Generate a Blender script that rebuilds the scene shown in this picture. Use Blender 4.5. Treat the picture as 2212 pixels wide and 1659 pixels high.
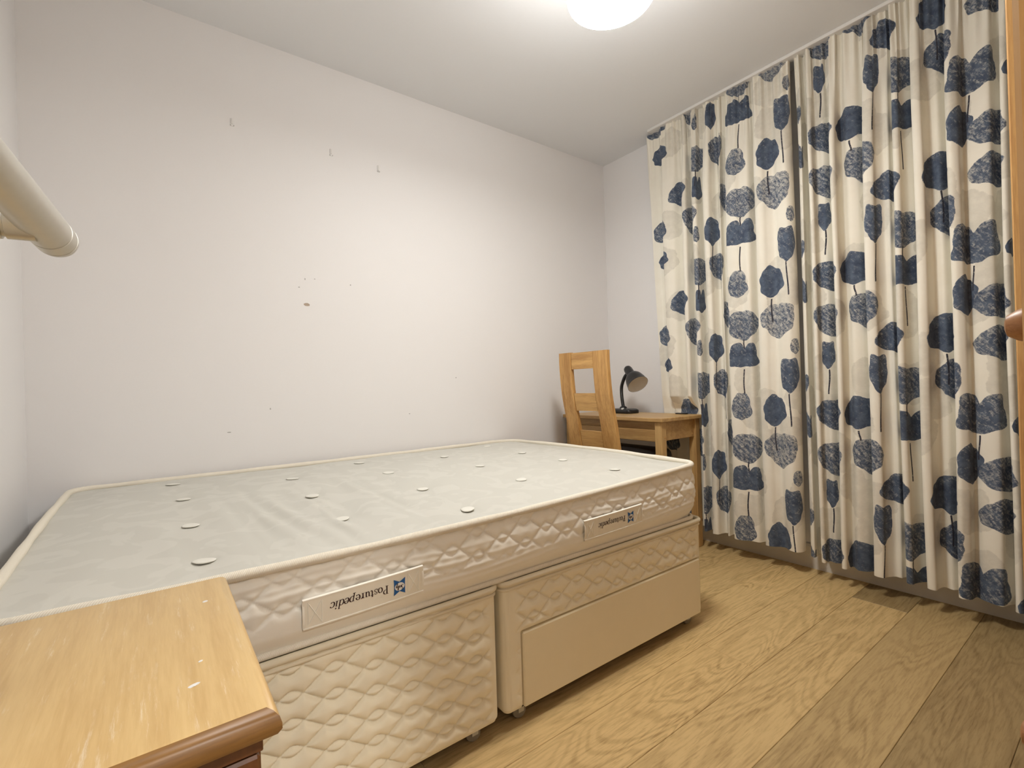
import bpy, math
import numpy as np
from mathutils import Vector, Matrix

# ------------------------------------------------------------------ clean start
for o in list(bpy.data.objects):
    bpy.data.objects.remove(o, do_unlink=True)
SC = bpy.context.scene
COL = SC.collection
rng = np.random.default_rng(7)
PI = math.pi

# ------------------------------------------------------------------ camera, world, exposure
cam_d = bpy.data.cameras.new('camera')
cam = bpy.data.objects.new('camera', cam_d)
COL.objects.link(cam)
CAM_R = ((0.80131, -0.5975, -0.03007), (-0.02278, 0.01976, -0.99955), (0.59782, 0.80163, 0.00222))
rot = Matrix((CAM_R[0], [-v for v in CAM_R[1]], [-v for v in CAM_R[2]])).transposed()
cam.matrix_world = Matrix.Translation((0, 0, 1.0)) @ rot.to_4x4()
cam_d.sensor_fit = 'HORIZONTAL'
cam_d.sensor_width = 36.0
cam_d.lens = 36.0 * 1037.9 / 2212.0
cam_d.clip_start = 0.01
SC.camera = cam

world = bpy.data.worlds.new('world')
SC.world = world
world.use_nodes = True
world.node_tree.nodes['Background'].inputs[0].default_value = (0.6, 0.65, 0.75, 1)
world.node_tree.nodes['Background'].inputs[1].default_value = 0.15

SC.view_settings.view_transform = 'Standard'
SC.view_settings.look = 'None'
SC.view_settings.gamma = 1.0
SC.view_settings.use_curve_mapping = False
SC.view_settings.exposure = 1.27
LAMP_DOWN = 46.0      # radiance of the frosted disc of the ceiling lamp
LAMP_SIDE = 11.0
LANDING_FILL = 92.0       # radiance of the unseen fill lamp added behind the open door       # radiance of its frosted rim
LAMP_COL = (1.0, 0.982, 0.94, 1)

# ------------------------------------------------------------------ helpers
def srgb(r, g, b):
    f = lambda c: c / 12.92 if c <= 0.04045 else ((c + 0.055) / 1.055) ** 2.4
    return (f(r / 255), f(g / 255), f(b / 255), 1)

class NT:
    """small wrapper for building node trees"""
    def __init__(s, name):
        s.m = bpy.data.materials.new(name); s.m.use_nodes = True
        s.t = s.m.node_tree; s.bs = s.t.nodes['Principled BSDF']
    def n(s, typ, **kw):
        nd = s.t.nodes.new(typ)
        for k, v in kw.items():
            if k == 'inp':
                for a, b in v.items():
                    if isinstance(b, bpy.types.NodeSocket): s.t.links.new(b, nd.inputs[a])
                    else: nd.inputs[a].default_value = b
            else: setattr(nd, k, v)
        return nd
    def math(s, op, a, b=None, c=None, clamp=False):
        nd = s.n('ShaderNodeMath', operation=op, use_clamp=clamp)
        for i, v in enumerate((a, b, c)):
            if v is None: continue
            if isinstance(v, bpy.types.NodeSocket): s.t.links.new(v, nd.inputs[i])
            else: nd.inputs[i].default_value = v
        return nd.outputs[0]
    def mix(s, f, a, b, mode='MIX'):
        nd = s.n('ShaderNodeMix', data_type='RGBA', blend_type=mode)
        for i, v in ((0, f), (6, a), (7, b)):
            if isinstance(v, bpy.types.NodeSocket): s.t.links.new(v, nd.inputs[i])
            else: nd.inputs[i].default_value = v
        return nd.outputs[2]
    def ramp(s, f, lo, hi, a=0.0, b=1.0):
        nd = s.n('ShaderNodeMapRange', inp={0: f, 1: lo, 2: hi, 3: a, 4: b})
        nd.interpolation_type = 'SMOOTHSTEP'
        return nd.outputs[0]
    def coord(s, which='Object', scale=(1, 1, 1), loc=(0, 0, 0), rot=(0, 0, 0)):
        tc = s.n('ShaderNodeTexCoord')
        mp = s.n('ShaderNodeMapping', inp={'Scale': scale, 'Location': loc, 'Rotation': rot, 'Vector': tc.outputs[which]})
        return mp.outputs[0]
    def noise(s, vec, scale, detail=3, rough=0.5, dist=0.0):
        nd = s.n('ShaderNodeTexNoise', inp={'Vector': vec, 'Scale': scale, 'Detail': detail, 'Roughness': rough, 'Distortion': dist})
        return nd.outputs[0]
    def out(s, col=None, rough=None, bump=None, bstr=0.2, bdist=0.002, **kw):
        def put(k, v):
            if isinstance(v, bpy.types.NodeSocket): s.t.links.new(v, s.bs.inputs[k])
            else: s.bs.inputs[k].default_value = v
        if col is not None: put('Base Color', col)
        if rough is not None: put('Roughness', rough)
        if bump is not None:
            b = s.n('ShaderNodeBump', inp={'Strength': bstr, 'Distance': bdist, 'Height': bump})
            s.t.links.new(b.outputs[0], s.bs.inputs['Normal'])
        for k, v in kw.items(): put(k, v)
        return s.m

def mat_plain(name, col, rough=0.5, var=0.06, scale=30, bstr=0.05, **kw):
    t = NT(name); v = t.coord(); nz = t.noise(v, scale, 4)
    dark = tuple(c * (1 - var) for c in col[:3]) + (1,)
    return t.out(t.mix(nz, dark, col), rough, nz, bstr, 0.001, **kw)

def mat_wood(name, light, dark, axis='x', rough=0.45, scale=1.0, strength=1.0, worn=0.0):
    """straight grained wood, the grain running along one object axis"""
    t = NT(name)
    st = {'x': (0.07, 1, 1), 'y': (1, 0.07, 1), 'z': (1, 1, 0.07)}[axis]
    oi = t.n('ShaderNodeObjectInfo')
    tc = t.n('ShaderNodeTexCoord')
    off = t.n('ShaderNodeVectorMath', operation='ADD', inp={0: tc.outputs['Object']})
    rnd = t.n('ShaderNodeVectorMath', operation='SCALE', inp={0: (7.3, 3.1, 5.7)})
    t.t.links.new(oi.outputs['Random'], rnd.inputs['Scale'])
    t.t.links.new(rnd.outputs[0], off.inputs[1])
    mp = t.n('ShaderNodeMapping', inp={'Scale': st, 'Vector': off.outputs[0]}).outputs[0]
    a = t.noise(mp, 45 * scale, 6, 0.6, 0.4)
    b = t.noise(mp, 9 * scale, 3, 0.5, 0.8)
    hair = t.noise(mp, 230 * scale, 4, 0.6)
    g = t.math('ADD', t.math('MULTIPLY', a, 0.42), t.math('MULTIPLY', b, 0.38))
    g = t.math('ADD', g, t.math('MULTIPLY', hair, 0.3))
    f = t.ramp(g, 0.42, 0.70)
    c = t.mix(t.math('MULTIPLY', f, strength), light, dark)
    if worn:
        w = t.ramp(t.noise(mp, 110, 6, 0.75), 0.54, 0.70)
        big = t.ramp(t.noise(t.coord(), 7.0, 4, 0.65), 0.47, 0.62)
        c = t.mix(t.math('MULTIPLY', t.math('MULTIPLY', w, big), worn), c, (0.90, 0.82, 0.66, 1))
    return t.out(c, rough, a, 0.12, 0.001)

def link(o, parent=None):
    COL.objects.link(o)
    if parent is not None:
        o.parent = parent
        o.matrix_parent_inverse = Matrix.Translation(-Vector(parent.location)) if False else Matrix.Identity(4)
        o.location = -Vector(world_of(parent))
    return o

def world_of(o):
    v = Vector(o.location)
    while o.parent is not None:
        o = o.parent; v += Vector(o.location)
    return v

def mesh_obj(name, V, F, mat, parent=None, smooth=False, uv=None, auto=None):
    """V are world coordinates; the object is placed at its base centre (or under its parent)"""
    V = np.asarray(V, float).reshape(-1, 3)
    me = bpy.data.meshes.new(name)
    org = np.zeros(3)
    if parent is None:
        lo, hi = V.min(0), V.max(0); org = np.array([(lo[0] + hi[0]) / 2, (lo[1] + hi[1]) / 2, lo[2]])
    me.from_pydata((V - org).tolist(), [], F)
    me.materials.append(mat)
    if uv is not None:
        ul = me.uv_layers.new(name='uv')
        li = np.empty(len(me.loops), dtype=np.int32); me.loops.foreach_get('vertex_index', li)
        ul.data.foreach_set('uv', np.asarray(uv, np.float32)[li].ravel())
    if smooth: me.shade_smooth()
    me.update()
    o = bpy.data.objects.new(name, me)
    if parent is None:
        o.location = org; COL.objects.link(o)
    else:
        COL.objects.link(o); o.parent = parent; o.location = -world_of(parent)
    if auto is not None and smooth:
        me.set_sharp_from_angle(angle=math.radians(auto))
    return o

def grid_faces(nu, nv, cu=False, cv=False, off=0):
    F = []
    for i in range(nu if cu else nu - 1):
        i2 = (i + 1) % nu
        for j in range(nv if cv else nv - 1):
            j2 = (j + 1) % nv
            F.append((off + i * nv + j, off + i2 * nv + j, off + i2 * nv + j2, off + i * nv + j2))
    return F

def grid_obj(name, G, mat, parent=None, cu=False, cv=False, uv=None, smooth=True, flip=False):
    nu, nv = G.shape[:2]
    F = grid_faces(nu, nv, cu, cv)
    if flip: F = [f[::-1] for f in F]
    return mesh_obj(name, G.reshape(-1, 3), F, mat, parent, smooth, None if uv is None else uv.reshape(-1, 2))

class MB:
    """collects shapes into one mesh"""
    def __init__(s): s.V = []; s.F = []
    def add(s, V, F):
        o = len(s.V); s.V += [tuple(v) for v in V]; s.F += [tuple(i + o for i in f) for f in F]; return s
    def box(s, x0, x1, y0, y1, z0, z1, b=0.0):
        """box with all edges chamfered by b"""
        if b <= 0:
            V = [(x, y, z) for x in (x0, x1) for y in (y0, y1) for z in (z0, z1)]
            F = [(0, 1, 3, 2), (4, 6, 7, 5), (0, 4, 5, 1), (2, 3, 7, 6), (0, 2, 6, 4), (1, 5, 7, 3)]
            return s.add(V, F)
        c = ((x0 + x1) / 2, (y0 + y1) / 2, (z0 + z1) / 2); h = ((x1 - x0) / 2, (y1 - y0) / 2, (z1 - z0) / 2)
        V = []; idx = {}
        for sx in (-1, 1):
            for sy in (-1, 1):
                for sz in (-1, 1):
                    for ax in range(3):
                        p = [sx * h[0], sy * h[1], sz * h[2]]
                        for k in range(3):
                            if k != ax: p[k] -= (sx, sy, sz)[k] * b
                        idx[(sx, sy, sz, ax)] = len(V); V.append([c[k] + p[k] for k in range(3)])
        F = []
        cyc = [(-1, -1), (1, -1), (1, 1), (-1, 1)]
        for ax in range(3):
            u, v = [(1, 2), (2, 0), (0, 1)][ax]
            for sg in (-1, 1):
                q = []
                for a, bb in cyc:
                    k = [0, 0, 0]; k[ax] = sg; k[u] = a; k[v] = bb; q.append(idx[(*k, ax)])
                F.append(q if sg > 0 else q[::-1])
        for ax in range(3):
            u, v = [(1, 2), (2, 0), (0, 1)][ax]
            for a in (-1, 1):
                for bb in (-1, 1):
                    k0 = [0, 0, 0]; k0[u] = a; k0[v] = bb; k1 = list(k0); k0[ax] = -1; k1[ax] = 1
                    F.append([idx[(*k0, u)], idx[(*k1, u)], idx[(*k1, v)], idx[(*k0, v)]][::(1 if a * bb > 0 else -1)])
        for sx in (-1, 1):
            for sy in (-1, 1):
                for sz in (-1, 1):
                    q = [idx[(sx, sy, sz, a)] for a in range(3)]
                    F.append(q if sx * sy * sz > 0 else q[::-1])
        return s.add(V, F)
    def tube(s, P, R, n=16, cap=True, closed=False):
        P = [Vector(p) for p in P]; N = len(P)
        R = [R] * N if not hasattr(R, '__len__') else list(R)
        V = []; up = None
        for i in range(N):
            a = P[(i - 1) % N] if closed or i > 0 else P[i]; b = P[(i + 1) % N] if closed or i < N - 1 else P[i]
            d = (b - a).normalized()
            if up is None:
                up = Vector((0, 0, 1)) if abs(d.z) < 0.9 else Vector((1, 0, 0))
            e = (up - d * up.dot(d)).normalized(); g = d.cross(e); up = e
            for k in range(n):
                t = 2 * PI * k / n; V.append(P[i] + (e * math.cos(t) + g * math.sin(t)) * R[i])
        F = grid_faces(N, n, closed, True)
        F = [f[::-1] for f in F]
        if cap and not closed:
            F.append(tuple(range(n))[::1]); F.append(tuple(range((N - 1) * n, N * n))[::-1])
        return s.add(V, F)
    def lathe(s, prof, org, axis=(0, 0, 1), n=32):
        """prof: (radius, height) pairs revolved about an axis through org"""
        a = Vector(axis).normalized(); e = a.orthogonal().normalized(); g = a.cross(e); V = []
        for r, h in prof:
            for k in range(n):
                t = 2 * PI * k / n; V.append(Vector(org) + a * h + (e * math.cos(t) + g * math.sin(t)) * max(r, 1e-5))
        F = grid_faces(len(prof), n, False, True)
        return s.add(V, [f[::-1] for f in F])
    def build(s, name, mat, parent=None, smooth=False, auto=35):
        return mesh_obj(name, s.V, s.F, mat, parent, smooth, None, auto)

def thing(name, loc, label, cat, group=None):
    o = bpy.data.objects.new(name, None); o.empty_display_size = 0.05
    COL.objects.link(o); o.location = loc
    return tag(o, label, cat, group)

def tag(o, label, cat, group=None):
    o['label'] = label; o['category'] = cat
    if group: o['group'] = group
    return o

def struct(o): o['kind'] = 'structure'; return o

def catmull(pts, k=12):
    p = np.asarray(pts, float); p = np.vstack([2 * p[0] - p[1], p, 2 * p[-1] - p[-2]]); out = []
    for i in range(1, len(p) - 2):
        t = np.linspace(0, 1, k, endpoint=False)[:, None]
        a, b, c, d = p[i - 1], p[i], p[i + 1], p[i + 2]
        out.append(0.5 * (2 * b + (c - a) * t + (2 * a - 5 * b + 4 * c - d) * t ** 2 + (3 * b - a - 3 * c + d) * t ** 3))
    return np.vstack(out + [p[-2][None]])

# ------------------------------------------------------------------ materials
M_WALL = mat_plain('wall_paint', (0.875, 0.862, 0.860, 1), 0.62, 0.02, 140, 0.06)
M_CEIL = mat_plain('ceiling_paint', (0.86, 0.875, 0.895, 1), 0.75, 0.02, 90, 0.04)
M_SKIRT = mat_plain('gloss_white_paint', (0.74, 0.71, 0.66, 1), 0.28, 0.04, 40, 0.03)
M_WHITE = mat_plain('white_plastic', (0.82, 0.81, 0.79, 1), 0.4, 0.03, 60, 0.02)
M_BLACK = mat_plain('black_plastic', (0.016, 0.016, 0.017, 1), 0.32, 0.2, 80, 0.03)
M_LEATHER = mat_plain('black_leather', (0.018, 0.016, 0.015, 1), 0.45, 0.2, 160, 0.25)
M_METAL = mat_plain('brushed_grey_metal', (0.60, 0.595, 0.54, 1), 0.33, 0.08, 200, 0.03, Metallic=0.45)
M_DARK = mat_plain('dark_gap', (0.02, 0.017, 0.014, 1), 0.8)
M_CHIP = mat_plain('bare_plaster', (0.50, 0.40, 0.32, 1), 0.9)
M_SPECK = mat_plain('grey_scuff', (0.48, 0.46, 0.45, 1), 0.9)
M_DESK = mat_wood('oak_veneer', srgb(204, 168, 112), srgb(160, 122, 74), 'y', 0.38, 1.0, 0.8)
M_DESKZ = mat_wood('oak_leg', srgb(206, 170, 114), srgb(162, 124, 76), 'z', 0.42, 1.0, 0.8)
M_CHAIR = mat_wood('golden_oak_stile', srgb(214, 168, 104), srgb(166, 118, 62), 'z', 0.4, 1.0, 0.9)
M_CHAIRY = mat_wood('golden_oak_rail', srgb(216, 172, 108), srgb(170, 122, 66), 'y', 0.4, 1.0, 0.9)
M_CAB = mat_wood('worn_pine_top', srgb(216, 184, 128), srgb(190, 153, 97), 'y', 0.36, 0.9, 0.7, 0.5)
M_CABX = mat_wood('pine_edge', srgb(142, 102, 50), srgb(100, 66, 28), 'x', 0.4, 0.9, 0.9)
M_CABZ = mat_wood('shaded_pine_panel', srgb(104, 62, 28), srgb(76, 42, 16), 'z', 0.45, 0.9, 0.9)  # body colour darkened to keep its shade against the added landing lamp
M_WARD = mat_wood('pine_wardrobe', srgb(212, 166, 104), srgb(168, 118, 64), 'z', 0.4, 1.0, 0.8)
M_KNOB = mat_wood('turned_pine', srgb(176, 126, 80), srgb(128, 84, 46), 'y', 0.4, 2.0, 0.9)
M_BASE = None

def mat_fabric(name, col, weave=900, rough=0.85, bstr=0.25, var=0.05):
    t = NT(name); v = t.coord()
    a = t.noise(v, weave, 2, 0.5); b = t.noise(v, 18, 4, 0.6)
    dk = tuple(c * (1 - var) for c in col[:3]) + (1,)
    c = t.mix(b, dk, col)
    return t.out(c, rough, a, bstr, 0.0006, **{'Sheen Weight': 0.15})
M_DIVAN = mat_fabric('cream_divan_fabric', srgb(244, 235, 210))
M_DRAWER = mat_fabric('cream_drawer_fabric', srgb(242, 230, 198), 1200)
M_BORDER = mat_fabric('white_border_fabric', srgb(247, 243, 232))
M_BAND = mat_fabric('label_fabric', srgb(244, 238, 222), 1500)
M_BIND = mat_fabric('label_binding', srgb(252, 248, 236), 1500)
M_TUFT = mat_fabric('felt_tuft', srgb(234, 232, 222), 1500)

def mat_damask():
    t = NT('mattress_damask'); v = t.coord()
    a = t.noise(v, 700, 2); mot = t.ramp(t.noise(v, 9, 2, 0.4, 1.5), 0.50, 0.56)
    c = t.mix(mot, srgb(207, 205, 196), srgb(211, 209, 200))
    rg = t.math('SUBTRACT', 0.62, t.math('MULTIPLY', mot, 0.10))
    return t.out(c, rg, a, 0.2, 0.0004)
M_TOP = mat_damask()

def mat_twill():
    t = NT('twill_tape')
    uv = t.n('ShaderNodeUVMap', uv_map='uv').outputs[0]
    mp = t.n('ShaderNodeMapping', inp={'Vector': uv, 'Rotation': (0, 0, 0.6)}).outputs[0]
    w = t.n('ShaderNodeTexWave', inp={'Vector': mp, 'Scale': 95.0, 'Distortion': 0.6}).outputs[1]
    c = t.mix(w, srgb(228, 218, 198), srgb(246, 241, 228))
    return t.out(c, 0.8, w, 0.4, 0.001)
M_TWILL = mat_twill()

def mat_emit(name, col, s):
    t = NT(name)
    return t.out((0.9, 0.9, 0.9, 1), 0.4, **{'Emission Color': col, 'Emission Strength': s})

def mat_floor():
    t = NT('oak_floorboard')
    oi = t.n('ShaderNodeObjectInfo')
    tc = t.n('ShaderNodeTexCoord')
    rnd = t.n('ShaderNodeVectorMath', operation='SCALE', inp={0: (13.0, 5.1, 3.7)})
    t.t.links.new(oi.outputs['Random'], rnd.inputs['Scale'])
    off = t.n('ShaderNodeVectorMath', operation='ADD', inp={0: tc.outputs['Object'], 1: rnd.outputs[0]}).outputs[0]
    mp = t.n('ShaderNodeMapping', inp={'Scale': (0.09, 1, 1), 'Vector': off}).outputs[0]
    fine = t.noise(mp, 160, 5, 0.65, 0.3)
    mp2 = t.n('ShaderNodeMapping', inp={'Scale': (0.16, 1, 1), 'Vector': off}).outputs[0]
    fld = t.noise(mp2, 7.5, 2, 0.4, 0.6)
    ring = t.math('FRACT', t.math('MULTIPLY', fld, 16.0))
    ring = t.math('ABSOLUTE', t.math('SUBTRACT', ring, 0.5))
    ring = t.ramp(ring, 0.05, 0.32)
    pat = t.noise(mp, 5, 3, 0.5)
    g = t.math('ADD', t.math('MULTIPLY', t.math('SUBTRACT', 1.0, ring), 0.34), t.math('MULTIPLY', t.ramp(fine, 0.42, 0.68), 0.5))
    g = t.math('MULTIPLY', g, t.ramp(pat, 0.25, 0.7, 0.35, 1.0))
    c = t.mix(g, srgb(212, 182, 128), srgb(148, 118, 70))
    c = t.mix(1.0, c, oi.outputs['Color'], 'MULTIPLY')
    rg = t.math('ADD', 0.42, t.math('MULTIPLY', fine, 0.2))
    return t.out(c, rg, g, 0.16, 0.001)
M_FLOOR = mat_floor()

def mat_curtain():
    t = NT('leaf_print_curtain')
    uv = t.n('ShaderNodeUVMap', uv_map='uv').outputs[0]
    at = lambda n: t.n('ShaderNodeAttribute', attribute_name=n).outputs['Fac']
    leaf, dry, ghost, ang = at('leaf'), at('dry'), at('ghost'), at('tone')
    weave = t.noise(uv, 900, 2); slub = t.noise(uv, 14, 4, 0.6)
    base = t.mix(slub, srgb(240, 234, 219), srgb(249, 245, 233))
    gn = t.noise(uv, 22, 4, 0.7)
    gm = t.ramp(t.math('ADD', ghost, t.math('MULTIPLY', t.math('SUBTRACT', gn, 0.5), 0.35)), -0.02, 0.03)
    gm = t.math('MULTIPLY', gm, t.ramp(gn, 0.2, 0.7, 0.35, 0.95))
    base = t.mix(gm, base, srgb(221, 216, 203))
    # dry brushed ink
    def brush(a, k):
        q = t.n('ShaderNodeMapping', inp={'Vector': uv, 'Rotation': (0, 0, a)}).outputs[0]
        return t.n('ShaderNodeMapping', inp={'Vector': q, 'Scale': (1, k, 1)}).outputs[0]
    r1 = brush(0.85, 2.3); r2 = brush(-0.7, 1.8)
    n1 = t.noise(r1, 34, 6, 0.74, 0.3); n2 = t.noise(r2, 75, 6, 0.75); n3 = t.noise(uv, 26, 4, 0.65)
    edge = t.math('ADD', leaf, t.math('MULTIPLY', t.math('SUBTRACT', n3, 0.5), 0.16))
    inside = t.ramp(edge, -0.012, 0.018)
    scr = t.math('ADD', t.math('MULTIPLY', n1, 0.6), t.math('MULTIPLY', n2, 0.4))
    th = t.math('ADD', 0.35, t.math('MULTIPLY', dry, 0.21))
    ink = t.n('ShaderNodeMapRange', inp={0: t.math('SUBTRACT', scr, th), 1: -0.075, 2: 0.075}).outputs[0]
    ink = t.math('MULTIPLY', inside, t.math('MAXIMUM', ink, 0.08))
    blue = t.mix(t.ramp(n3, 0.3, 0.7), srgb(58, 69, 90), srgb(92, 105, 124))
    blue = t.mix(t.math('MULTIPLY', dry, 0.5), blue, srgb(88, 102, 124))
    wash = t.math('MULTIPLY', inside, t.math('SUBTRACT', 0.80, t.math('MULTIPLY', dry, 0.75)))
    wash = t.math('MULTIPLY', wash, t.ramp(n3, 0.25, 0.6, 0.6, 1.0))
    c = t.mix(wash, base, srgb(108, 121, 140))
    c = t.mix(ink, c, blue)
    stem = t.ramp(at('stem'), -0.1, 0.1)
    c = t.mix(t.math('MULTIPLY', stem, t.ramp(n2, 0.3, 0.45)), c, srgb(52, 52, 64))
    t.out(c, 0.85, weave, 0.18, 0.0005, **{'Sheen Weight': 0.1})
    # cloth lets a little light through
    tr = t.n('ShaderNodeBsdfTranslucent', inp={'Color': c})
    mx = t.n('ShaderNodeMixShader', inp={0: 0.05, 1: t.bs.outputs[0], 2: tr.outputs[0]})
    t.t.links.new(mx.outputs[0], t.t.nodes['Material Output'].inputs[0])
    return t.m
M_CURT = mat_curtain()

# ------------------------------------------------------------------ room shell
XL, XR, YF, YB, ZC = -0.374, 2.742, -0.62, 2.449, 2.618
def slab(name, *b): return struct(MB().box(*b).build(name, None or SLABM))
SLABM = M_WALL
wall_back = slab('wall_back', XL - .1, XR + .1, YB, YB + .1, -.02, ZC)
wall_left = slab('wall_left', XL - .1, XL, YF, YB, -.02, ZC)
wall_right = slab('wall_right', XR, XR + .1, YF, YB, -.02, ZC)
wf = MB().box(XL - .1, -.108, YF - .1, YF, -.02, ZC).box(.70, XR + .1, YF - .1, YF, -.02, ZC).box(-.108, .70, YF - .1, YF, 2.05, ZC)
wall_front = struct(wf.build('wall_front', M_WALL))
# the landing beyond the open door the photograph was taken from
HX0, HX1, HY0 = -.9, 1.4, -2.0
for b_ in ((HX0 - .1, HX0, HY0, YF - .1), (HX1, HX1 + .1, HY0, YF - .1), (HX0 - .1, HX1 + .1, HY0 - .1, HY0)):
    struct(MB().box(*b_, -.02, ZC).build('wall_landing', M_WALL))
SLABM = M_CEIL
ceiling = slab('ceiling', XL - .6, XR + .1, -2.1, YB + .1, ZC, ZC + .1)
SLABM = M_DARK
floor = slab('floor', XL - .6, XR + .1, -2.1, YB + .1, -.08, -.018)
# floorboards, each one an object
joints = {-4: [.3, 1.9], -3: [1.1, 2.3], -2: [.2, 1.55], -1: [.75, 2.2], 0: [-.1, 1.3], 1: [.9], 2: [.25, 2.75], 3: [.6, 2.5],
          4: [-.1, 1.64], 5: [.55, 2.25], 6: [.0, 1.5], 7: [.8, 2.4], 8: [.3, 1.9], 9: [1.2], 10: [.4, 2.1], 11: [.9, 2.3]}
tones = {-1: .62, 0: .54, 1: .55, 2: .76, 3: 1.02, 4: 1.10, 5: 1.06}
for r in range(-4, 12):
    y0, y1 = max(.04 + r * .2, YF), min(.24 + r * .2, YB)
    if y1 - y0 < .01: continue
    xs = [XL] + [j for j in joints[r] if XL < j < XR - .05] + [XR]
    for i, (a, b) in enumerate(zip(xs[:-1], xs[1:])):
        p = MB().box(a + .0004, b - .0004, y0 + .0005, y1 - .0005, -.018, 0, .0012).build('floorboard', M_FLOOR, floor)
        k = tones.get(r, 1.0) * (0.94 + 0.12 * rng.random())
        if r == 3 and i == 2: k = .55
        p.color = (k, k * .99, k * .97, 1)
for i in range(7):
    MB().box(HX0 + .0004, HX1, YF - .2 * i - .2 + .0005, YF - .2 * i - .0005, -.018, 0, .0012).build('floorboard', M_FLOOR, floor)
SLABM = M_SKIRT
bb = MB()
bb.add([(XR, YF, 0), (XR, YB, 0), (XR - .016, YB, 0), (XR - .016, YF, 0), (XR, YF, .125), (XR, YB, .125), (XR - .010, YB, .125), (XR - .010, YF, .125), (XR - .016, YB, .11), (XR - .016, YF, .11)],
       [(0, 3, 9, 7, 4), (1, 5, 6, 8, 2), (3, 2, 8, 9), (9, 8, 6, 7), (7, 6, 5, 4)])
struct(bb.build('baseboard_right', M_SKIRT))
bb = MB()
bb.add([(XL, YB, 0), (XR - .02, YB, 0), (XR - .02, YB - .016, 0), (XL, YB - .016, 0), (XL, YB, .125), (XR - .02, YB, .125), (XR - .02, YB - .010, .125), (XL, YB - .010, .125), (XR - .02, YB - .016, .11), (XL, YB - .016, .11)],
       [(0, 3, 9, 7, 4)[::-1], (1, 5, 6, 8, 2)[::-1], (3, 2, 8, 9)[::-1], (9, 8, 6, 7)[::-1], (7, 6, 5, 4)[::-1]])
struct(bb.build('baseboard_back', M_SKIRT))
# small marks on the long wall: bare plaster where paint came off, and scuffs
def blot(x, z, w, h, mat, name):
    n = 9; V = []; 
    for dy in (0, .0006):
        for k in range(n):
            a = 2 * PI * k / n; q = (1 + .35 * (rng.random() - .5)) / max(abs(math.cos(a)), abs(math.sin(a))) ** .6
            V.append((x + w * q * math.cos(a), YB - dy, z + h * q * math.sin(a)))
    F = [tuple(range(n, 2 * n))] + [(k, (k + 1) % n, n + (k + 1) % n, n + k)[::-1] for k in range(n)]
    return mesh_obj(name, V, F, mat, wall_back)
blot(.603, 1.419, .013, .007, M_CHIP, 'paint_chip')
for x, z, w, h in ((.598, 1.542, .002, .005), (.643, 1.547, .003, .002), (.817, 1.535, .003, .003), (.43, .924, .0025, .004), (1.419, 1.053, .003, .003),
                   (.262, .829, .007, .002), (.57, 1.50, .004, .002), (1.12, .86, .004, .002)):
    blot(x, z, w, h, M_SPECK, 'scuff_mark')

# ------------------------------------------------------------------ ceiling lamp
LX, LY, LZ, LR = 1.273, 1.080, 2.30, .1465
ROD = LZ + .14 - ZC
lamp = thing('ceiling_lamp', (LX, LY, ZC), 'glowing white drum shaded lamp hanging just below the ceiling', 'ceiling lamp')
MB().lathe([(.0, 0), (.05, 0), (.05, -.012), (.03, -.022), (.008, -.026), (.006, ROD), (0, ROD)], (LX, LY, ZC), n=32).build('ceiling_rose', M_WHITE, lamp, True)
MB().lathe([(LR, .15), (LR, .148), (LR, .004), (LR * .985, 0)], (LX, LY, LZ), n=64).build('shade', mat_emit('frosted_rim', LAMP_COL, LAMP_SIDE), lamp, True)
MB().lathe([(.0, .1502), (LR * .97, .1502), (LR * 1.004, .1498), (LR * 1.004, .146)], (LX, LY, LZ), n=64).build('top_cap', M_WHITE, lamp, True)
MB().lathe([(LR * .985, .0), (LR * .94, -.0005), (LR * .5, -.001), (.0, -.001)], (LX, LY, LZ), n=64).build('diffuser', mat_emit('frosted_disc', LAMP_COL, LAMP_DOWN), lamp, True)

hl = thing('landing_fill_lamp', (.3, -1.35, ZC), 'added round fill lamp, unseen on the landing ceiling behind the open door', 'ceiling lamp')  # unseen fill lamp, added to brighten the near side of the bed
MB().lathe([(.0, 0), (.16, 0), (.16, -.05), (.15, -.06)], (.3, -1.35, ZC), n=48).build('shade', M_WHITE, hl, True)
MB().lathe([(.15, -.06), (.12, -.068), (.0, -.07)], (.3, -1.35, ZC), n=48).build('diffuser', mat_emit('landing_fill_disc', LAMP_COL, LANDING_FILL), hl, True)

# ------------------------------------------------------------------ curtains
X0 = 2.62
def plan_curve(pts, step):
    pts = np.array(pts); pts = np.vstack([2 * pts[0] - pts[1], pts, 2 * pts[-1] - pts[-2]]); out = []
    for i in range(1, len(pts) - 2):
        p0, p1, p2, p3 = pts[i - 1:i + 3]; t = [0.]
        for a, b in ((p0, p1), (p1, p2), (p2, p3)): t.append(t[-1] + max(np.linalg.norm(b - a), 1e-5) ** .5)
        u = np.linspace(t[1], t[2], 24, endpoint=False)[:, None]
        A1 = (t[1] - u) / (t[1] - t[0]) * p0 + (u - t[0]) / (t[1] - t[0]) * p1
        A2 = (t[2] - u) / (t[2] - t[1]) * p1 + (u - t[1]) / (t[2] - t[1]) * p2
        A3 = (t[3] - u) / (t[3] - t[2]) * p2 + (u - t[2]) / (t[3] - t[2]) * p3
        B1 = (t[2] - u) / (t[2] - t[0]) * A1 + (u - t[0]) / (t[2] - t[0]) * A2
        B2 = (t[3] - u) / (t[3] - t[1]) * A2 + (u - t[1]) / (t[3] - t[1]) * A3
        out.append((t[2] - u) / (t[2] - t[1]) * B1 + (u - t[1]) / (t[2] - t[1]) * B2)
    c = np.vstack(out + [pts[-2][None]])
    s = np.r_[0, np.cumsum(np.linalg.norm(np.diff(c, axis=0), axis=1))]
    n = int(s[-1] / step) + 1; S = np.linspace(0, s[-1], n)
    return S, np.c_[np.interp(S, s, c[:, 0]), np.interp(S, s, c[:, 1])]

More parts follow.
